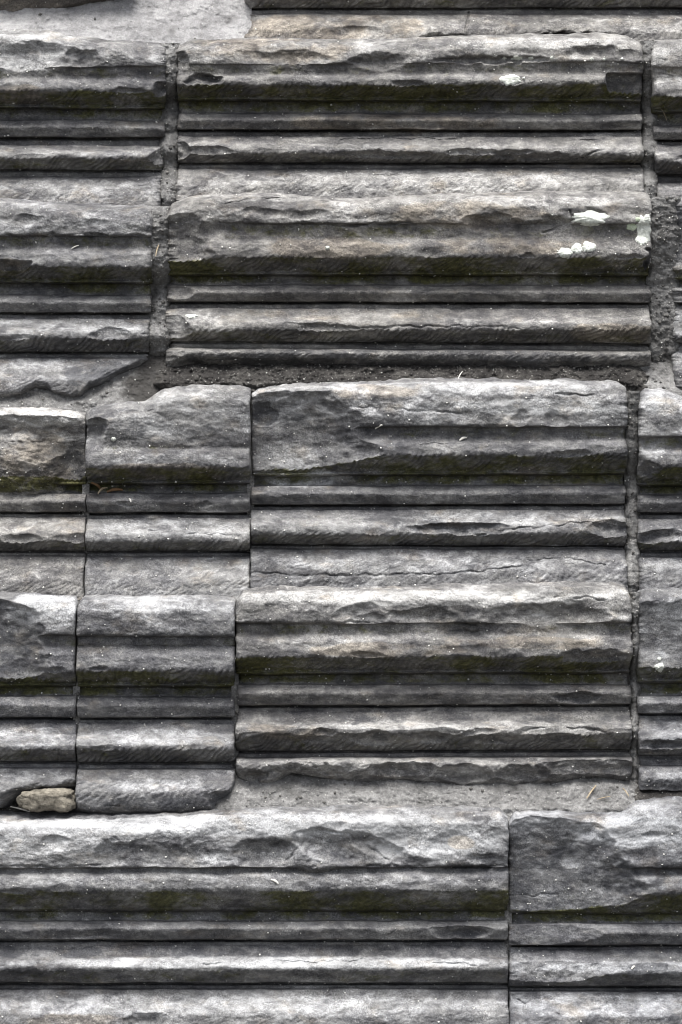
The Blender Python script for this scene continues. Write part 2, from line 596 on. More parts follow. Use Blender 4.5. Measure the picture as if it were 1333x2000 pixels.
    for ch, cx, cy, rx, ry, st in paint:
        d = ((XX - cx) / rx) ** 2 + ((Y - cy) / ry) ** 2
        d = d * (1 + 0.5 * fbm(XX / 40, Y / 25, seed + 70, 3))
        m = st * (1 - ss(0.45, 1.25, d))
        if ch == 's':
            stain = np.maximum(stain, m)
        elif ch == 'c':
            crust = np.maximum(crust, m)
        else:
            brown = np.maximum(brown, m)
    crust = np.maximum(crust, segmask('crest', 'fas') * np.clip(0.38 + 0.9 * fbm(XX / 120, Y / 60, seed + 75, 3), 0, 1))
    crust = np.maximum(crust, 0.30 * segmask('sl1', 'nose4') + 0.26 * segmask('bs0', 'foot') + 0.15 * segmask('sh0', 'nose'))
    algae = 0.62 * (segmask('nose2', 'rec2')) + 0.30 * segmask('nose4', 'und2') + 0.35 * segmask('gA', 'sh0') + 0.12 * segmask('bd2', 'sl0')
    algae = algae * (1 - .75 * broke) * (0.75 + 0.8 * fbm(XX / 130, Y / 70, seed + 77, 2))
    # ends: rounded arrises, small losses
    el = endr[0] * np.clip(1 + 1.3 * fbm(Y / 24, 0.3 + 0 * Y, seed + 80, 4, .6), .35, 2.4)
    er = endr[1] * np.clip(1 + 1.3 * fbm(Y / 24, 7.3 + 0 * Y, seed + 81, 4, .6), .35, 2.4)
    dl = np.clip(1 - (XX - x0) / np.maximum(el, 2), 0, 1)
    dr = np.clip(1 - (x1 - XX) / np.maximum(er, 2), 0, 1)
    PP -= 1.15 * el * (1 - np.sqrt(np.clip(1 - dl * dl, 0, 1))) + 1.15 * er * (1 - np.sqrt(np.clip(1 - dr * dr, 0, 1)))
    # slight lean and waviness of the ends
    fy = np.clip((Y - Y[0].mean()) / 400.0, 0, 1)
    sh = xs0 * fy * (1 - t)[None] + xs1 * fy * t[None]
    Xd = XX + sh + (1.4 + .24 * max(endr)) * fbm(Y / 46, XX * 0 + seed * .37, seed + 83, 3, .6) * (np.exp(-(XX - x0) / 25) + np.exp(-(x1 - XX) / 25))
    mid = off(row) + 20
    W = to_world(Xd, Y, PP + off(row))
    W[..., 0] = to_world(Xd, Y, np.full_like(PP, mid))[..., 0]
    # top bed running back into the wall, and the foot returning inwards
    nt_ = 9
    tb = []
    for q in range(nt_, 0, -1):
        w = W[0].copy()
        back = (q / nt_) ** 1.3 * 0.17
        w[:, 1] += back
        w[:, 2] += 0.0035 * (1 - math.exp(-q / 1.5)) + 0.0035 * fbm(X / 28, q * 0.5 + 0 * X, seed + 95, 3) * min(1, q / 2)
        tb.append(w)
    bt = []
    for q in range(1, 4):
        w = W[-1].copy()
        w[:, 1] += 0.05 * q
        w[:, 2] -= 0.002 if q < 2 else 0.0
        bt.append(w)
    Wf = np.concatenate([np.array(tb), W, np.array(bt)], 0)

    def ext_attr(a, top):
        return np.concatenate([np.repeat(a[:1] * 0 + top, nt_, 0), a, np.repeat(a[-1:], 3, 0)], 0)
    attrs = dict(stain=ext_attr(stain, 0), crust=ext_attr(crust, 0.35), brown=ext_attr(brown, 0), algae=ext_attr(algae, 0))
    # side returns
    yb = -(off(row) - 70) / 1000.0
    sideL = Wf[:, :1].copy()
    sideR = Wf[:, -1:].copy()
    midL = sideL.copy()
    midR = sideR.copy()
    for s_ in (sideL, sideR):
        s_[..., 1] = np.maximum(s_[..., 1], yb)
    midL[..., 1] = (midL[..., 1] + sideL[..., 1]) / 2
    midR[..., 1] = (midR[..., 1] + sideR[..., 1]) / 2
    Wf = np.concatenate([sideL, midL, Wf, midR, sideR], 1)
    attrs = {k: np.concatenate([v[:, :1], v[:, :1], v, v[:, -1:], v[:, -1:]], 1) for k, v in attrs.items()}
    ns, nc2 = Wf.shape[:2]
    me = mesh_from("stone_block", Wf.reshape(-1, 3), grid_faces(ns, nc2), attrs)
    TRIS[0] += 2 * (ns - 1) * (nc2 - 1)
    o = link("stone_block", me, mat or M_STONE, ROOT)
    o["tone"] = float(TONE[key])
    if label:
        o["label"] = label
    b = Block()
    b.o, b.X, b.Y, b.W, b.PP, b.row = o, X, Y, W, PP, row
    BLOCKS[key] = b
    return b


def surf(b, px, py, lift=0.0):
    """point of a block's face seen at photo position px,py"""
    fc = np.clip(np.interp(px, b.X, np.arange(len(b.X))), 0, len(b.X) - 1.001)
    c = int(fc)
    f = fc - c
    r = np.interp(py, b.Y[:, c], np.arange(b.Y.shape[0]))
    r = min(r, b.Y.shape[0] - 1.001)
    i = int(r)
    g_ = r - i
    w = (b.W[i, c] * (1 - f) + b.W[i, c + 1] * f) * (1 - g_) + (b.W[i + 1, c] * (1 - f) + b.W[i + 1, c + 1] * f) * g_
    w = w.copy()
    w[1] -= lift
    w[2] += lift * 0.3
    return w


LX, RX = -260, 1600      # the wall goes on beyond the frame

# --- course 0 (its foot is all the photo shows)
block('S0a', 0, LX, 262, [(LX, -330), (262, -330)], [-245, -225, -190, -165, -140, -105, -92, -50, -25, -12],
      [-245, -225, -190, -165, -140, -105, -92, -50, -25, -12], [(LX, 66), (262, 50)], 101, cut=[(LX, 84), (0, 36), (120, 22), (232, -4), (262, -14)],
      ps=dict(bs0=20, bs1=16, bs2=8, foot=-6), wear=1.3, paint=[('b', 90, 10, 260, 60, 1.0), ('s', 90, 10, 300, 70, .6)])
block('S0b', 0, 478, RX, [(478, -330), (RX, -330)], [-265, -245, -205, -175, -148, -112, -98, -22, 15, 28],
      [-265, -245, -205, -175, -148, -112, -98, -22, 13, 28], [(478, 84), (1030, 84), (1060, 78), (1180, 84), (RX, 88)], 103,
      chips=[dict(c=(478, 18), r=(26, 42), p=6, k=40), dict(c=(1120, 80), r=(95, 18), p=22, k=42, stain=.5)],
      cracks=[dict(pts=[(916, 26), (910, 52), (914, 84)], d=16, w=2.6), dict(pts=[(1055, 42), (1062, 60), (1120, 66)], d=6)],
      paint=[('b', 640, 55, 200, 30, .7), ('c', 1250, 45, 130, 24, .5)], endr=(16, 9))

# --- course 1
block('S1a', 1, LX, 328, [(LX, 52), (0, 54), (95, 58), (130, 68), (220, 76), (328, 84)],
      [135, 150, 176, 205, 233, 266, 283, 306, 331, 346], [128, 150, 176, 205, 234, 267, 284, 306, 331, 346],
      [(LX, 404), (328, 412)], 111,
      chips=[dict(c=(165, 112), r=(44, 22), p=37, k=16, warp=1.5), dict(c=(60, 110), r=(95, 44), p=36, k=20),
             dict(c=(328, 300), r=(30, 40), p=20, k=40), dict(c=(318, 180), r=(22, 26), p=24, k=36)],
      paint=[('c', 60, 105, 110, 42, .75), ('c', 150, 370, 220, 26, .4), ('b', 40, 185, 90, 20, .8)], endr=(9, 16), xs1=-14, wear=1.15)
block('S1b', 1, 347, 1256, [(347, 88), (372, 76), (480, 74), (700, 76), (900, 70), (1000, 66), (1180, 64), (1225, 70), (1256, 84)],
      [124, 143, 164, 190, 220, 252, 266, 294, 317, 331], [120, 140, 162, 192, 222, 253, 267, 300, 317, 328],
      [(347, 392), (1256, 388)], 113,
      chips=[dict(c=(400, 152), r=(38, 16), p=26, k=26, stain=.5), dict(c=(1226, 167), r=(44, 25), p=20, k=30, pow=16, stain=.3, rough=3, wob=.05, flat=1, warp=.15),
             dict(c=(740, 122), r=(75, 24), p=36, k=18), dict(c=(560, 112), r=(120, 22), p=40, k=16),
             dict(c=(960, 118), r=(150, 11), p=34, k=26), dict(c=(1160, 100), r=(84, 22), p=38, k=24, pow=6),
             dict(c=(1035, 312), r=(90, 14), p=24, k=26), dict(c=(760, 306), r=(110, 12), p=32, k=22),
             dict(c=(355, 290), r=(20, 36), p=22, k=30), dict(c=(352, 120), r=(22, 34), p=26, k=26)],
      cracks=[dict(pts=[(655, 285), (672, 272), (760, 270), (900, 272)], d=8), dict(pts=[(690, 343), (800, 338), (1010, 332)], d=5, w=1.6),
              dict(pts=[(1110, 275), (1170, 277), (1186, 290), (1120, 312)], d=7)],
      paint=[('c', 800, 355, 420, 24, .55), ('c', 1050, 84, 160, 14, .7), ('b', 760, 240, 240, 20, .6), ('b', 520, 95, 160, 30, .5),
             ('s', 1205, 167, 34, 28, .6)], endr=(14, 10))
block('S1c', 1, 1271, RX, [(1271, 84), (1282, 77), (RX, 74)], [130, 150, 186, 214, 244, 272, 282, 312, 340, 356],
      [130, 150, 186, 214, 244, 272, 282, 312, 340, 356], [(1271, 406), (RX, 402)], 117, xs0=12,
      paint=[('c', 1310, 160, 40, 20, .5)])

# --- course 2
block('S2a', 2, LX, 301, [(LX, 388), (0, 388), (150, 396), (301, 402)], [460, 483, 514, 546, 575, 608, 621, 656, 687, 700],
      [460, 481, 520, 546, 576, 610, 622, 658, 687, 699],
      [(LX, 782), (301, 788)], 121, cut=[(LX, 772), (0, 777), (52, 777), (64, 762), (80, 754), (104, 757), (118, 776), (150, 780), (172, 772), (188, 756), (240, 730), (301, 702)],
      chips=[dict(c=(30, 522), r=(40, 16), p=28, k=30, pow=6, stain=.3, brown=.6), dict(c=(225, 645), r=(46, 26), p=34, k=24),
             dict(c=(60, 430), r=(70, 24), p=46, k=18),
             dict(c=(160, 440), r=(90, 26), p=45, k=18), dict(c=(90, 776), r=(60, 12), p=50, k=20)],
      cracks=[dict(pts=[(18, 459), (140, 459), (285, 462)], d=9, w=2.4)],
      paint=[('c', 80, 640, 120, 20, .5), ('c', 200, 640, 90, 24, .6), ('c', 90, 725, 120, 30, .4), ('s', 210, 735, 90, 34, .6),
             ('b', 30, 522, 40, 20, .8)], ps=dict(foot=84, bs2=72, bs1=50), endr=(9, 14), xs1=-12, wear=1.1)
block('S2b', 2, 324, 1271, [(324, 418), (334, 398), (372, 384), (480, 376), (560, 378), (650, 386), (760, 384), (900, 378), (1100, 372), (1260, 374), (1271, 380)],
      [434, 464, 500, 531, 556, 588, 602, 642, 666, 680], [437, 462, 500, 531, 557, 590, 602, 640, 670, 685],
      [(324, 728), (345, 726), (380, 712), (520, 718), (640, 716), (900, 722), (1040, 728), (1271, 720)], 127, nchip=1.1,
      ps=dict(bs0=42, bs1=50, bs2=44, foot=14, gA=43, stp=41, sh0=41),
      chips=[dict(c=(355, 470), r=(60, 60), p=26, k=22), dict(c=(430, 452), r=(110, 26), p=36, k=18), dict(c=(530, 415), r=(90, 20), p=44, k=16),
             dict(c=(960, 440), r=(70, 26), p=32, k=22, brown=.3), dict(c=(1080, 440), r=(60, 20), p=34, k=24),
             dict(c=(345, 565), r=(55, 30), p=6, k=30), dict(c=(338, 640), r=(40, 60), p=24, k=26), 
             dict(c=(1265, 520), r=(12, 34), p=10, k=40, stain=.6), dict(c=(900, 600), r=(50, 9), p=4, k=22)],
      cracks=[dict(pts=[(590, 438), (700, 440), (802, 434)], d=8, w=2.2), dict(pts=[(440, 400), (500, 386), (560, 388)], d=7, w=2.2),
              dict(pts=[(560, 632), (700, 640), (900, 636), (1010, 642)], d=5), dict(pts=[(1112, 412), (1118, 428), (1096, 444), (1060, 452)], d=7)],
      paint=[('c', 380, 635, 70, 36, .5), ('c', 1000, 395, 260, 16, .6), ('b', 640, 485, 140, 22, .9), ('b', 900, 420, 160, 30, .6),
             ('b', 1190, 650, 90, 22, .9), ('c', 520, 385, 120, 12, .6), ('b', 1000, 480, 200, 18, .5), ('s', 800, 700, 480, 22, .5)],
      endr=(22, 9), wear=1.0)
block('S2c', 2, 1312, RX, [(1312, 392), (RX, 388)], [450, 470, 505, 540, 560, 590, 605, 640, 668, 690],
      [450, 470, 505, 540, 560, 590, 605, 640, 668, 690], [(1312, 756), (RX, 752)], 131,
      chips=[dict(c=(1325, 480), r=(40, 100), p=14, k=20), dict(c=(1318, 600), r=(40, 60), p=12, k=20)], endr=(20, 9),
      paint=[('s', 1330, 440, 40, 70, .5), ('c', 1325, 650, 20, 60, .4)])

# --- course 3
block('S3a', 3, LX, 167.5, [(LX, 794), (0, 796), (80, 797), (166, 803)], [862, 880, 912, 940, 963, 999, 1010, 1054, 1075, 1086],
      [862, 880, 912, 940, 963, 999, 1010, 1054, 1075, 1086], [(LX, 1178), (166, 1178)], 141,
      chips=[dict(c=(20, 890), r=(260, 74), p=10, k=26, rough=5), dict(c=(40, 900), r=(70, 62), p=44, k=26, add=True, rough=6, brown=.5),
             dict(c=(140, 915), r=(40, 60), p=4, k=26)],
      paint=[('b', 60, 890, 85, 75, .5), ('c', 60, 815, 120, 22, .9), ('c', 90, 860, 40, 20, .4), ('c', 60, 1030, 130, 22, .4), ('s', 140, 925, 40, 50, .5)],
      wear=1.2, endr=(9, 4))
block('S3b', 3, 169, 489.5, [(170, 806), (182, 797), (225, 790), (282, 784), (300, 772), (322, 759), (350, 754), (470, 753), (488, 760)],
      [868, 876, 912, 939, 962, 1000, 1012, 1055, 1075, 1087], [868, 876, 911, 938, 962, 1000, 1012, 1055, 1075, 1087],
      [(170, 1180), (488, 1178)], 143,
      ps=dict(fas=45, gA=42, stp=42, sh0=46, sh1=53, crest=16, lip=40),
      chips=[dict(c=(185, 845), r=(26, 40), p=22, k=26), dict(c=(255, 800), r=(70, 18), p=36, k=20)],
      cracks=[dict(pts=[(290, 1036), (380, 1040), (470, 1048)], d=4, w=1.7)],
      paint=[('c', 330, 1032, 170, 20, .6), ('c', 340, 775, 140, 20, .5), ('b', 320, 920, 150, 16, .9), ('s', 330, 840, 130, 30, .25),
             ('c', 330, 898, 150, 14, .45), ('c', 450, 820, 40, 40, .5)], endr=(5, 5), wear=.8)
block('S3c', 3, 491.2, 1224, [(492, 764), (505, 756), (600, 748), (720, 744), (860, 741), (1100, 742), (1205, 745), (1224, 756)],
      [833, 855, 888, 922, 948, 985, 996, 1040, 1062, 1072], [832, 855, 886, 920, 947, 983, 995, 1040, 1066, 1073],
      [(492, 1164), (1224, 1160)], 147,
      chips=[dict(c=(560, 870), r=(150, 110), p=8, k=26, rough=2.5, gx=.05, warp=1.4), dict(c=(520, 815), r=(52, 42), p=4, k=30, stain=.6),
             dict(c=(690, 880), r=(60, 30), p=34, k=20), dict(c=(940, 845), r=(90, 20), p=38, k=22),
             dict(c=(900, 1030), r=(110, 14), p=30, k=22, stain=.5, brown=.3), dict(c=(1190, 1030), r=(45, 26), p=26, k=26, stain=.4),
             dict(c=(640, 790), r=(90, 24), p=44, k=18)],
      cracks=[dict(pts=[(800, 870), (850, 866), (900, 868)], d=4, w=1.6), dict(pts=[(920, 1044), (1000, 1034), (1080, 1026), (1180, 1018)], d=7),
              dict(pts=[(490, 1118), (600, 1124), (720, 1122), (850, 1122), (940, 1116), (1020, 1106), (1028, 1090)], d=6, w=2.0),
              dict(pts=[(1028, 1096), (1100, 1088), (1180, 1104)], d=5, w=1.8), dict(pts=[(680, 793), (800, 800), (900, 806)], d=5, w=1.7),
              dict(pts=[(1085, 770), (1160, 772)], d=7)],
      paint=[('c', 600, 935, 90, 20, .8), ('c', 760, 800, 180, 20, .5), ('c', 1050, 795, 190, 18, .9), ('c', 900, 760, 320, 16, .7),
             ('c', 820, 1100, 340, 24, .5), ('b', 720, 765, 90, 16, .6), ('s', 540, 820, 60, 40, .25), ('c', 560, 900, 80, 40, .5), ('b', 980, 925, 130, 18, .5),
             ('c', 1000, 1012, 240, 14, .5), ('s', 850, 838, 180, 24, .2)], endr=(6, 14), wear=1.0)
block('S3d', 3, 1246, RX, [(1246, 772), (1262, 761), (1300, 759), (1333, 772), (RX, 770)], [852, 872, 910, 942, 965, 1000, 1012, 1052, 1074, 1088],
      [852, 872, 910, 942, 965, 1000, 1012, 1052, 1074, 1088], [(1246, 1172), (RX, 1170)], 151,
      chips=[dict(c=(1290, 1045), r=(60, 18), p=30, k=24, rot=-12), dict(c=(1262, 930), r=(30, 30), p=20, k=30)],
      paint=[('c', 1300, 785, 60, 30, .8), ('c', 1270, 880, 30, 20, .6), ('c', 1320, 1105, 60, 20, .6)], endr=(14, 9))

# --- course 4
block('S4a', 4, LX, 149.2, [(LX, 1162), (0, 1158), (70, 1160), (148, 1166)], [1239, 1259, 1310, 1333, 1358, 1400, 1412, 1460, 1486, 1500],
      [1240, 1260, 1310, 1333, 1358, 1400, 1412, 1460, 1486, 1500], [(LX, 1580), (149, 1578)], 161, cut=[(LX, 1578), (0, 1572), (38, 1548), (70, 1538), (110, 1541), (130, 1532), (149, 1528)],
      chips=[dict(c=(5, 1260), r=(70, 110), p=12, k=24, stain=.25, rot=-25, rough=2), dict(c=(70, 1340), r=(90, 26), p=14, k=30, stain=.3),
             dict(c=(40, 1205), r=(90, 30), p=42, k=20), dict(c=(40, 1555), r=(110, 16), p=50, k=24, stain=.3, rot=-10)],
      paint=[('c', 90, 1190, 90, 34, 1.0), ('c', 60, 1440, 100, 22, .6), ('s', 20, 1300, 60, 80, .35), ('c', 70, 1510, 80, 14, .4)], wear=1.0, endr=(9, 4))
block('S4b', 4, 151, 459, [(152, 1174), (164, 1164), (300, 1164), (458, 1166)], [1242, 1262, 1308, 1335, 1360, 1400, 1412, 1459, 1488, 1502],
      [1242, 1262, 1309, 1334, 1360, 1400, 1412, 1459, 1488, 1502], [(151, 1592), (459, 1594)], 163, cut=[(151, 1578), (185, 1588), (330, 1590), (425, 1584), (446, 1562), (459, 1528)],
      cracks=[dict(pts=[(150, 1244), (300, 1244), (460, 1243)], d=6, w=2), dict(pts=[(150, 1262), (300, 1262), (460, 1262)], d=5, w=2),
              dict(pts=[(160, 1575), (200, 1578), (235, 1572)], d=5)],
      chips=[dict(c=(440, 1575), r=(40, 34), p=40, k=34, stain=.4)],
      paint=[('c', 300, 1440, 170, 18, .7), ('c', 310, 1535, 120, 16, .6), ('c', 290, 1180, 150, 24, .6), ('s', 360, 1215, 100, 30, .3), ('s', 330, 1570, 140, 18, .4)],
      ps=dict(foot=62, bs2=72, bs1=50, bs0=36), wear=.8, endr=(6, 8), tool=1.3)
block('S4c', 4, 461, 1233, [(461, 1172), (475, 1156), (520, 1146), (700, 1148), (860, 1144), (1000, 1140), (1200, 1138), (1222, 1146), (1233, 1160)],
      [1216, 1236, 1282, 1310, 1336, 1377, 1390, 1432, 1466, 1480], [1215, 1235, 1278, 1308, 1336, 1374, 1388, 1430, 1463, 1478],
      [(461, 1518), (495, 1528), (525, 1534), (548, 1520), (570, 1510), (620, 1516), (660, 1524), (710, 1530), (750, 1524), (786, 1522), (860, 1532), (906, 1542),
       (986, 1538), (1081, 1532), (1116, 1520), (1166, 1516), (1233, 1526)], 167,
      ps=dict(nose3=62, sl2=50, bs0=38, bs1=55, bs2=58, foot=26),
      chips=[dict(c=(830, 1205), r=(90, 26), p=36, k=22), dict(c=(1060, 1205), r=(150, 34), p=34, k=22), dict(c=(720, 1210), r=(60, 22), p=42, k=20),
             dict(c=(730, 1450), r=(70, 24), p=26, k=30, stain=.3), dict(c=(840, 1448), r=(60, 22), p=28, k=30), dict(c=(960, 1452), r=(70, 20), p=30, k=26, stain=.3),
             dict(c=(620, 1450), r=(60, 20), p=34, k=26), dict(c=(1090, 1450), r=(70, 18), p=34, k=26), dict(c=(1160, 1290), r=(80, 22), p=26, k=26),
             dict(c=(1130, 1365), r=(60, 16), p=10, k=20, stain=.4), dict(c=(560, 1520), r=(40, 20), p=34, k=13, warp=1.7, stain=.08), dict(c=(640, 1514), r=(50, 18), p=34, k=13, warp=1.7, stain=.08),
             dict(c=(780, 1510), r=(60, 20), p=34, k=13, warp=1.7, stain=.08), dict(c=(900, 1520), r=(60, 22), p=34, k=13, warp=1.7, stain=.08), dict(c=(1020, 1518), r=(60, 20), p=34, k=13, warp=1.7, stain=.08),
             dict(c=(1160, 1505), r=(90, 24), p=34, k=13, warp=1.7, stain=.08), dict(c=(500, 1518), r=(30, 16), p=20, k=34)],
      cracks=[dict(pts=[(460, 1218), (600, 1218), (720, 1216)], d=8, w=2.2), dict(pts=[(885, 1219), (930, 1219)], d=10, w=2.4), dict(pts=[(885, 1232), (935, 1233)], d=9, w=2.4),
              dict(pts=[(1195, 1216), (1233, 1216)], d=8, w=2), dict(pts=[(1020, 1426), (1100, 1418), (1180, 1430)], d=6), dict(pts=[(1080, 1168), (1130, 1166), (1180, 1172)], d=6)],
      paint=[('c', 800, 1168, 420, 18, .9), ('c', 1210, 1195, 36, 30, .6), ('b', 760, 1270, 160, 16, .8), ('b', 1040, 1256, 140, 14, .7), ('c', 850, 1418, 330, 12, .6),
             ('c', 620, 1500, 120, 12, .5), ('s', 900, 1405, 420, 14, .3), ('s', 880, 1200, 60, 30, .3), ('b', 560, 1430, 90, 18, .5), ('c', 640, 1255, 150, 18, .4)], endr=(14, 11), wear=1.1)
block('S4d', 4, 1247, RX, [(1247, 1162), (1262, 1152), (1300, 1150), (RX, 1156)], [1236, 1258, 1290, 1326, 1358, 1392, 1405, 1456, 1474, 1496],
      [1236, 1258, 1290, 1326, 1358, 1392, 1405, 1456, 1474, 1496], [(1247, 1542), (RX, 1552)], 171,
      chips=[dict(c=(1310, 1252), r=(220, 84), p=28, k=20, pow=4, rough=2.5), dict(c=(1300, 1455), r=(80, 16), p=34, k=28)],
      paint=[('c', 1330, 1200, 60, 40, .7), ('c', 1290, 1270, 14, 40, .6), ('c', 1330, 1430, 60, 22, .6), ('c', 1320, 1520, 60, 16, .5)],
      ps=dict(foot=50, bs2=60), endr=(10, 9))

# --- course 5
block('S5a', 5, LX, 992.5, [(LX, 1606), (0, 1602), (250, 1598), (400, 1590), (480, 1580), (700, 1576), (975, 1577), (991, 1590)],
      [1694, 1699, 1740, 1773, 1797, 1834, 1847, 1892, 1919, 1932], [1692, 1696, 1737, 1772, 1797, 1834, 1847, 1892, 1918, 1931],
      [(LX, 2030), (991, 2030)], 181,
      chips=[dict(c=(330, 1670), r=(150, 40), p=42, k=16), dict(c=(220, 1665), r=(36, 30), p=38, k=14, warp=1.5, stain=.12), dict(c=(375, 1668), r=(66, 30), p=39, k=13, warp=1.5, stain=.1),
             dict(c=(520, 1668), r=(80, 34), p=36, k=18), dict(c=(640, 1650), r=(80, 36), p=34, k=20, rot=15), dict(c=(740, 1655), r=(90, 26), p=36, k=20, rot=20),
             dict(c=(620, 1690), r=(56, 16), p=56, k=24, add=True, rough=4), dict(c=(900, 1822), r=(60, 14), p=12, k=18, stain=.4)],
      cracks=[dict(pts=[(0, 1693), (100, 1693), (200, 1690)], d=10, w=2.8), dict(pts=[(560, 1680), (600, 1640), (620, 1620), (680, 1630), (760, 1680)], d=6, w=2.4),
              dict(pts=[(720, 1691), (860, 1695), (990, 1692)], d=10, w=2.8), dict(pts=[(400, 1882), (500, 1876), (600, 1880), (760, 1874), (930, 1884)], d=6, w=2)],
      paint=[('c', 450, 1612, 560, 26, 1.0), ('c', 850, 1640, 150, 40, 1.0), ('c', 140, 1640, 160, 34, .7), ('c', 520, 1880, 540, 14, .9), ('c', 450, 1965, 620, 26, .6),
             ('b', 900, 1645, 30, 14, .9), ('s', 300, 1860, 700, 12, .35), ('c', 500, 1720, 540, 16, .35), ('b', 160, 1995, 120, 16, .6), ('s', 600, 1665, 90, 40, .2)],
      endr=(9, 8), wear=1.0, tool=.4)
block('S5b', 5, 994.2, RX, [(995, 1600), (1006, 1586), (1100, 1584), (1210, 1588), (1250, 1568), (1333, 1562), (RX, 1566)],
      [1696, 1702, 1746, 1778, 1803, 1846, 1855, 1900, 1925, 1936], [1692, 1701, 1742, 1776, 1800, 1842, 1853, 1898, 1925, 1936], [(995, 2034), (RX, 2034)], 187,
      chips=[dict(c=(1060, 1750), r=(130, 150), p=8, k=24, rough=1.8, warp=.8, stain=.08, rot=-20), dict(c=(1105, 1680), r=(44, 60), p=12, k=26, rot=-25, stain=.15, rough=2),
             dict(c=(1190, 1740), r=(60, 60), p=22, k=24, stain=.4)],
      cracks=[dict(pts=[(995, 1748), (1040, 1749), (1090, 1747)], d=4, w=1.6), dict(pts=[(1010, 1950), (1026, 1960), (1022, 1985)], d=6)],
      paint=[('c', 1250, 1625, 170, 34, 1.0), ('c', 1050, 1600, 80, 18, .8), ('c', 1240, 1890, 200, 14, .7), ('c', 1200, 1965, 260, 26, .6), ('s', 1080, 1730, 110, 90, .35), ('c', 1040, 1690, 60, 16, .5), ('c', 1090, 1770, 40, 40, .35),
             ('c', 1060, 1650, 40, 10, .4), ('c', 1280, 1725, 90, 14, .5), ('s', 1260, 1890, 60, 12, .4)], endr=(7, 9), wear=1.0, tool=.4)

# ------------------------------------------------------------------ mortar, cement and soil
SHEETS = {}


def sheet(key, name, row, x0, x1, y0, y1, prof, mat, seed, rough=5.0, lump=6.0, label=None, back=True, step=2.4, wav=0, dirt=None, wavs=14.0):
    """rough bed of filling; prof = [(y, protrusion relative to the course)]"""
    X = columns(x0, x1, step)
    ys = [y0]
    while ys[-1] < y1:
        ys.append(min(ys[-1] + step * .8, y1))
    Yv = np.array(ys)
    XX, Y = np.meshgrid(X, Yv)
    p = np.array(prof, float)
    PP = np.interp(Y, p[:, 0], p[:, 1])
    PP = PP + lump * fbm(XX / 55, Y / 32, seed, 4, .6) + rough * .6 * fbm(XX / 13, Y / 11, seed + 5, 3, .6) \
        + rough * .35 * np.abs(fbm(XX / 5, Y / 5, seed + 9, 3, .7)) * 2
    if wav:
        e = np.minimum(XX - x0, x1 - XX) + wavs * fbm(XX / 30, Y / 18, seed + 21, 3)
        PP -= wav * np.exp(-np.clip(e, 0, None) / wavs)
    W = to_world(XX, Y, PP + off(row))
    V = W.reshape(-1, 3)
    dr = np.clip(0.9 * fbm(XX / 60, Y / 40, seed + 31, 4, .6) + .05, 0, 1)
    if dirt == 'joint':
        dr = np.clip(.12 + 0.9 * fbm(XX / 40, Y / 60, seed + 31, 4, .6), 0, 1)
    elif dirt:
        dr = np.maximum(dr, ss(dirt[0], dirt[1], XX + 60 * fbm(XX / 40, Y / 30, seed + 33, 4, .6)))
    me = mesh_from(name, V, grid_faces(len(Yv), len(X)), dict(dirt=dr))
    TRIS[0] += 2 * (len(Yv) - 1) * (len(X) - 1)
    o = link(name, me, mat, ROOT)
    if label:
        o["label"] = label
    b = Block()
    b.o, b.X, b.Y, b.W, b.PP, b.row = o, X, Y, W, PP, row
    SHEETS[key] = b
    return b


def joint(key, row, ref, x0, x1, y0, y1, seed, drop=9, sig=14, rough=6, lump=5, label=None, mat=None, fade=14):
    """upright joint whose filling follows the neighbouring block's moulding, washed out"""
    rb = BLOCKS[ref]
    c = min(len(rb.X) - 1, int(np.argmin(np.abs(rb.X - (x0 + x1) / 2))))
    c = min(max(c, 12), len(rb.X) - 13)
    yy = np.linspace(y0, y1, 60)
    pc = np.interp(yy, rb.Y[:, c], rb.PP[:, c])
    pc = gsmooth(pc, sig / ((y1 - y0) / 60.0)) - drop - fade * np.clip(1 - (y1 - yy) / 28.0, 0, 1) ** 1.5
    return sheet(key, "mortar_joint", row, x0, x1, y0, y1, list(zip(yy, pc)), mat or M_MORTAR, seed, rough, lump, label, wav=26, wavs=6.0, dirt='joint')


joint('J1', 1, 'S1b', 311, 352, 84, 412, 201, 11, 12, 9, 8)
joint('J1r', 1, 'S1b', 1251, 1286, 80, 410, 203, 11, 12, 8, 7)
joint('J2', 2, 'S2a', 283, 336, 402, 716, 205, 14, 14, 10, 10, fade=55)
joint('J2r', 2, 'S2b', 1262, 1330, 384, 770, 207, 14, 40, 9, 8, "broad grey mortar joint at the end of the lichen-spotted block")
joint('J3', 3, 'S3c', 1219, 1251, 764, 1166, 209, 7, 22, 7, 6, "pale upright mortar joint with two small holes")
joint('J4', 4, 'S4c', 1229, 1252, 1156, 1560, 211, 8, 18, 7, 6)
for i, (row, xc, w, y0, y1) in enumerate(((3, 168, 7, 806, 1175), (3, 490, 7, 770, 1160), (4, 150, 7, 1172, 1560), (4, 459.5, 7, 1172, 1560), (5, 993, 7, 1592, 2030))):
    sheet('T%d' % i, "mortar_joint", row, xc - w, xc + w, y0, y1, [(y0, 2), (y1, 2)], M_MORTAR, 220 + i, 4, 4)

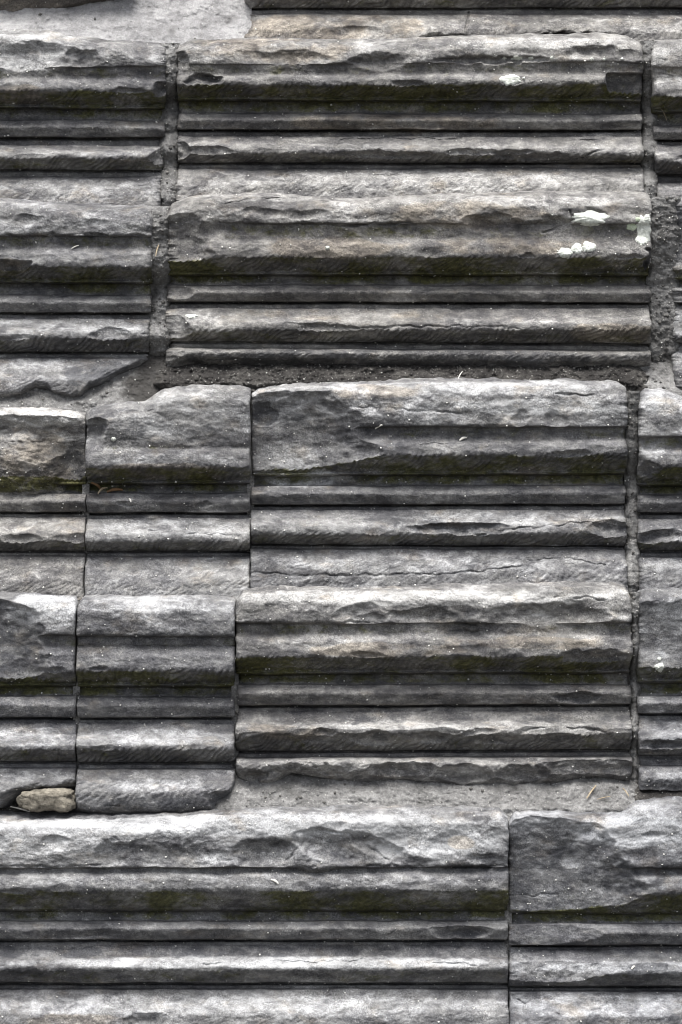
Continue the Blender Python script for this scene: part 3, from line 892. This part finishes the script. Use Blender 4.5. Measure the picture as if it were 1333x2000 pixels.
# beds lying on top of a course, running back under the course above
sheet('B0', "cement_bed", 1, LX, 492, -20, 100, [(-20, -100), (30, -62), (84, -8), (100, 4)], M_SAND, 231, 6, 10,
      "smooth pale cement bed sloping up behind the top left block")
sheet('B2', "mortar_bed", 3, LX, 420, 690, 822, [(690, -82), (740, -42), (800, 2), (822, 6)], M_MORTAR, 233, 8, 10, dirt=(190, 300))
sheet('B2s', "soil_bed", 3, 300, 1275, 700, 775, [(700, -78), (724, -40), (748, -4), (775, 2)], M_SOIL, 235, 18, 16,
      "dark crumbling soil under the lichen-spotted block", wav=45)
sheet('B2r', "mortar_bed", 3, 1190, RX, 700, 800, [(700, -76), (745, -30), (775, 2), (800, 6)], M_MORTAR, 237, 9, 9, dirt=(1300, 1225))
sheet('B4', "mortar_bed", 5, 405, 1275, 1500, 1604, [(1500, -84), (1545, -34), (1580, 0), (1604, 6)], M_MORTAR, 239, 9, 10,
      "gritty grey mortar bed under the wavy broken foot", wav=60)
sheet('B4l', "mortar_bed", 5, LX, 440, 1520, 1610, [(1520, -120), (1585, -72), (1610, -60)], M_SOIL, 241, 6, 5)
sheet('B4r', "mortar_bed", 5, 1240, RX, 1520, 1600, [(1520, -70), (1560, -20), (1600, 6)], M_SOIL, 243, 6, 5)

# solid core behind the facing
zt, zb = 1.36, -1.045
yt = lambda row: -(off(row) - 66) / 1000.0
cv = []
for row in range(6):
    y = yt(row)
    za = to_world(0, [-335, 60, 385, 770, 1165, 1590][row], off(row))[2] - 0.012
    zb_ = to_world(0, [60, 385, 770, 1165, 1590, 2040][row], off(row))[2] - 0.012
    cv += [(y, za), (y, zb_)]
cv = [(0.75, cv[0][1])] + cv + [(0.75, cv[-1][1])]
xa, xb = to_world(LX + 6, 0, 0)[0], to_world(RX - 6, 0, 0)[0]
V = np.array([[xa, y, z] for y, z in cv] + [[xb, y, z] for y, z in cv])
n_ = len(cv)
F = np.array([[i, (i + 1) % n_, (i + 1) % n_ + n_, i + n_] for i in range(n_)])
core = link("wall_core", mesh_from("wall_core", V, F, smooth=False), M_MORTAR, ROOT)

# ------------------------------------------------------------------ small rubble stone wedged under the left block
def rubble(name, px, py, rx, ry, depth, prot, row, seed, mat, label=None):
    nu, nv = 40, 24
    th = np.linspace(0, 2 * math.pi, nu, endpoint=False)[None]
    ph = np.linspace(0.02, math.pi - 0.02, nv)[:, None]
    e = 0.62
    sg = lambda a, k: np.sign(a) * np.abs(a) ** k
    x = sg(np.cos(th), e) * sg(np.sin(ph), e)
    y = sg(np.sin(th), e) * sg(np.sin(ph), e)
    z = sg(np.cos(ph), e) + 0 * th
    r = 1 + 0.5 * fbm(x * 1.4 + 3, z * 1.5 + y * 1.7, seed, 5, .6)
    c = to_world(px, py, prot + off(row))
    W = np.stack([c[0] + x * r * rx / 1000, c[1] + y * r * depth / 1000, c[2] + z * r * ry / 1000], -1)
    i = np.arange(nv - 1)[:, None] * nu
    j = np.arange(nu)[None]
    F = np.stack([i + j, i + nu + j, i + nu + (j + 1) % nu, i + (j + 1) % nu], -1).reshape(-1, 4)
    o = link(name, mesh_from(name, W.reshape(-1, 3), F), mat, ROOT)
    if label:
        o["label"] = label
    return o


rubble("wedge_stone", 96, 1562, 55, 20, 34, -30, 5, 301, M_TAN, "small tan rubble stone wedged under the broken foot")

# ------------------------------------------------------------------ lichen
def lichen(bk, px, py, rx, ry, seed, mat=None, thick=2.2, rot=0.0):
    b = BLOCKS[bk]
    nr, na = 8, 40
    pts = []
    a_ = np.linspace(0, 2 * math.pi, na, endpoint=False)
    edge = 1 + 0.55 * fbm(np.cos(a_) * 1.5 + 5, np.sin(a_) * 1.5, seed, 4, .65)
    for i in range(nr + 1):
        f = i / nr
        for j in range(na):
            x = px + rx * f * edge[j] * math.cos(a_[j])
            y = py + ry * f * edge[j] * math.sin(a_[j]) + rot * (x - px)
            h = thick * (1 - f ** 4) * (0.9 + 0.25 * float(perlin(x / 3.2, y / 3.2, seed))) - (0.4 if i == nr else 0)
            pts.append(surf(b, x, y, h / 1000))
    F = []
    for i in range(nr):
        for j in range(na):
            F.append([i * na + j, (i + 1) * na + j, (i + 1) * na + (j + 1) % na, i * na + (j + 1) % na])
    o = link("lichen_patch", mesh_from("lichen_patch", np.array(pts), np.array(F)), mat or M_LICHEN, b.o)
    return o


for k, args in enumerate([
        ('S2b', 1150, 426, 40, 14), ('S2b', 1256, 450, 15, 28), ('S2b', 1252, 468, 12, 11), ('S2b', 1262, 428, 8, 10), ('S2b', 1147, 482, 14, 11), ('S2b', 1125, 486, 12, 10),
        ('S2b', 1102, 494, 15, 10), ('S2b', 640, 484, 4.5, 4.5), ('S2b', 375, 617, 11, 4.5), ('S1b', 997, 156, 19, 11),
        ('S1b', 1022, 153, 3, 3), ('S1b', 1009, 114, 12, 4.5), ('S1b', 1036, 114, 5, 3.5), ('S1b', 1076, 114, 4, 4), ('S1b', 1154, 116, 4, 3.5), ('S1b', 1178, 116, 3.5, 3),
        ('S1b', 1213, 115, 3, 3), ('S4d', 1288, 1303, 9, 9), ('S4d', 1287, 1287, 4, 4), ('S3b', 224, 858, 5, 4.5), ('S1b', 985, 114, 4, 2.5)]):
    lichen(*args, seed=400 + k, thick=4.2)
lichen('S2b', 1232, 443, 11, 7, 450, M_LICHEN_G)
lichen('S2b', 1102, 494, 9, 6, 452, M_LICHEN_G, 3.0)
lichen('S2b', 1243, 428, 5, 5, 454, M_LICHEN_G)
lichen('S1b', 1000, 156, 8, 4, 456, M_LICHEN_G, 3.0)

# ------------------------------------------------------------------ grit and crumbs (nobody could count them)
def specks(name, picks, mat, seed, r0, r1):
    rs = np.random.RandomState(seed)
    base = np.array([[1, 0, 0], [-1, 0, 0], [0, 1, 0], [0, -1, 0], [0, 0, 1], [0, 0, -1]], float)
    tri = np.array([[0, 2, 4], [2, 1, 4], [1, 3, 4], [3, 0, 4], [2, 0, 5], [1, 2, 5], [3, 1, 5], [0, 3, 5]])
    V, F = [], []
    for q, c in enumerate(picks):
        r = (r0 + (r1 - r0) * rs.rand() ** 3) / 1000
        s = base * (r * (0.6 + 0.8 * rs.rand(6, 3)))
        ang = rs.rand() * 6.28
        R = np.array([[math.cos(ang), 0, math.sin(ang)], [0, 1, 0], [-math.sin(ang), 0, math.cos(ang)]])
        V.append(s @ R.T + c)
        F.append(tri + 6 * q)
    me = mesh_from(name, np.concatenate(V), np.concatenate(F), smooth=False)
    TRIS[0] += 8 * len(picks)
    o = link(name, me, mat, ROOT)
    o["kind"] = "stuff"
    return o


rs = np.random.RandomState(77)
pk = []
for key, b in BLOCKS.items():
    xs = (max(b.X[0], -10), min(b.X[-1], 1343))
    y0, y1 = max(b.Y[0].mean(), -5), min(b.Y[-1].mean(), 2005)
    if y1 < y0:
        continue
    for _ in range(int((xs[1] - xs[0]) * (y1 - y0) / 1000)):
        pk.append(surf(b, rs.uniform(*xs), rs.uniform(y0, y1), 0.0003))
    # more settles in the hollows
    nh = int((xs[1] - xs[0]) / 9)
    for _ in range(nh):
        c = rs.randint(0, len(b.X))
        hol = np.where(b.PP[:, c] < 14)[0]
        if len(hol) == 0 or not (-10 < b.X[c] < 1343):
            continue
        w = b.W[hol[rs.randint(len(hol))], c].copy()
        w[1] -= 0.0005
        pk.append(w)
specks("pale_grit", pk, M_GRIT, 5, 0.6, 2.3)
pk = []
for key, b in SHEETS.items():
    dens = 120 if key[0] == 'J' or key == 'B2s' else 330
    if key == 'B0':
        dens = 2500
    xs = np.clip([b.X[0], b.X[-1]], -15, 1348)
    for _ in range(int((xs[1] - xs[0]) * (b.Y[-1, 0] - b.Y[0, 0]) / dens)):
        pk.append(surf(b, rs.uniform(*xs), rs.uniform(b.Y[0, 0], b.Y[-1, 0]), 0.0006))
specks("dark_crumbs", pk[::2], M_CRUMB, 6, 1.0, 4.6)
specks("mortar_grit", pk[1::2], M_GRIT, 7, 0.7, 2.0)

# ------------------------------------------------------------------ loose straws, leaves and petals
def at_any(where, px, py, lift):
    b = BLOCKS.get(where) or SHEETS[where]
    return surf(b, px, py, lift)


def straw(name, where, p0, p1, r, mat, label, cat, group=None, lift=0.003, bend=0.8, flat=1.0):
    a = at_any(where, *p0, lift)
    b = at_any(where, *p1, lift)
    nn, na = 9, 6
    c = (a + b) / 2
    d = b - a
    d /= np.linalg.norm(d)
    s1 = np.cross(d, [0, 1, 0])
    s1 /= np.linalg.norm(s1)
    s2 = np.cross(d, s1)
    V = []
    for i in range(nn):
        f = i / (nn - 1)
        q = a * (1 - f) + b * f + (s1 * bend * math.sin(math.pi * f) + s2 * 0.6 * bend * math.sin(2.2 * f)) / 1000
        rr = r / 1000 * (0.35 + 0.65 * math.sin(math.pi * min(max(f, .12), .88)) ** .6)
        for j in range(na):
            t = 2 * math.pi * j / na
            V.append(q + s1 * rr * math.cos(t) + s2 * rr * flat * math.sin(t) - c)
    F = [[i * na + j, (i + 1) * na + j, (i + 1) * na + (j + 1) % na, i * na + (j + 1) % na] for i in range(nn - 1) for j in range(na)]
    V.append(a - c)
    V.append(b - c)
    me = mesh_from(name, np.array(V), np.array(F))
    o = link(name, me, mat)
    o.location = c.tolist()
    o["label"] = label
    o["category"] = cat
    if group:
        o["group"] = group
    return o


GS = "dry straws caught in the wall"
straw("dry_straw", 'B4l', (22, 1577), (60, 1587), 1.7, M_PALE, "bleached straw lying on the ledge left of the tan wedge stone", "straw", GS, 0.016, 1)
straw("dry_straw", 'B4', (1146, 1560), (1164, 1535), 1.6, M_STRAW, "longest tan straw leaning on the grey mortar bed under the wavy broken foot", "straw", GS, 0.006)
straw("dry_straw", 'B4', (1216, 1540), (1228, 1556), 1.2, M_STRAW, "short straw on the grey mortar bed close to the upright joint", "straw", GS, 0.008)
straw("dry_straw", 'B4', (1166, 1562), (1192, 1556), 0.8, M_STRAW, "thin straw lying flat at the right end of the mortar bed", "straw", GS, 0.006)
straw("dry_straw", 'J2', (305, 502), (311, 480), 1.4, M_STRAW, "tan straw standing in the mortar joint left of the lichen-spotted block", "straw", GS, 0.006)
straw("dry_straw", 'S2a', (144, 486), (158, 480), 1.0, M_PALE, "short white straw on the shelf of the second block down at the left", "straw", GS, 0.002, 1)
straw("dry_straw", 'S1c', (1290, 215), (1301, 236), 0.9, M_STRAW, "thin straw in the dark recess of the top right block", "straw", GS, 0.004, 1)
straw("dry_straw", 'B2s', (895, 742), (903, 728), 0.9, M_PALE, "pale straw poking from the dark soil bed", "straw", GS, 0.008, 1)
GL = "dead leaves in the recess"
straw("dead_leaf", 'S3b', (178, 944), (194, 956), 3.0, M_LEAF, "brown dead leaf at the left end of the litter in the recess", "leaf", GL, 0.006, 3, .3)
straw("dead_leaf", 'S3b', (192, 966), (207, 955), 2.2, M_STRAW, "pale tan curled leaf in the litter in the recess", "leaf", GL, 0.008, 4, .3)
straw("dead_leaf", 'S3b', (208, 962), (238, 958), 3.2, M_LEAF, "broad brown leaf lying flat in the litter in the recess", "leaf", GL, 0.006, 3, .35)
GP = "white petals fallen on the ledges"
straw("white_petal", 'S3c', (897, 861), (911, 855), 2.4, M_PALE, "white petal on the shelf of the middle block with the broken left end", "petal", GP, 0.002, 2, .4)
straw("white_petal", 'S3b', (253, 974), (257, 981), 1.9, M_PALE, "white petal on the bead right of the leaf litter", "petal", GP, 0.002, 1, .4)
straw("white_petal", 'S5a', (530, 1718), (545, 1726), 2.2, M_PALE, "white petal on the shelf of the long bottom block", "petal", GP, 0.002, 2, .4)
straw("white_petal", 'S5b', (1231, 1893), (1237, 1887), 2.2, M_PALE, "white petal on the lower nose of the bottom right block", "petal", GP, 0.002, 1, .4)
straw("white_petal", 'S3c', (733, 838), (747, 830), 1.8, M_PALE, "pale petal in the fascia groove of the middle block", "petal", GP, 0.002, 1, .4)

for key, text in (('S2b', "long block spotted with white lichen"), ('S3a', "block with a broken brown bulging face"),
                  ('S3c', "long block with its left end broken flush"), ('S5b', "bottom block with a dark broken hollow at its left end"),
                  ('S1b', "long block with a square notch cut near its right end"), ('S2a', "block with its lower right corner broken off"),
                  ('S4c', "long block with a wavy broken foot"), ('S4d', "block with a flush broken face and one white lichen spot")):
    BLOCKS[key].o["label"] = text

print("TRIANGLES", TRIS[0])
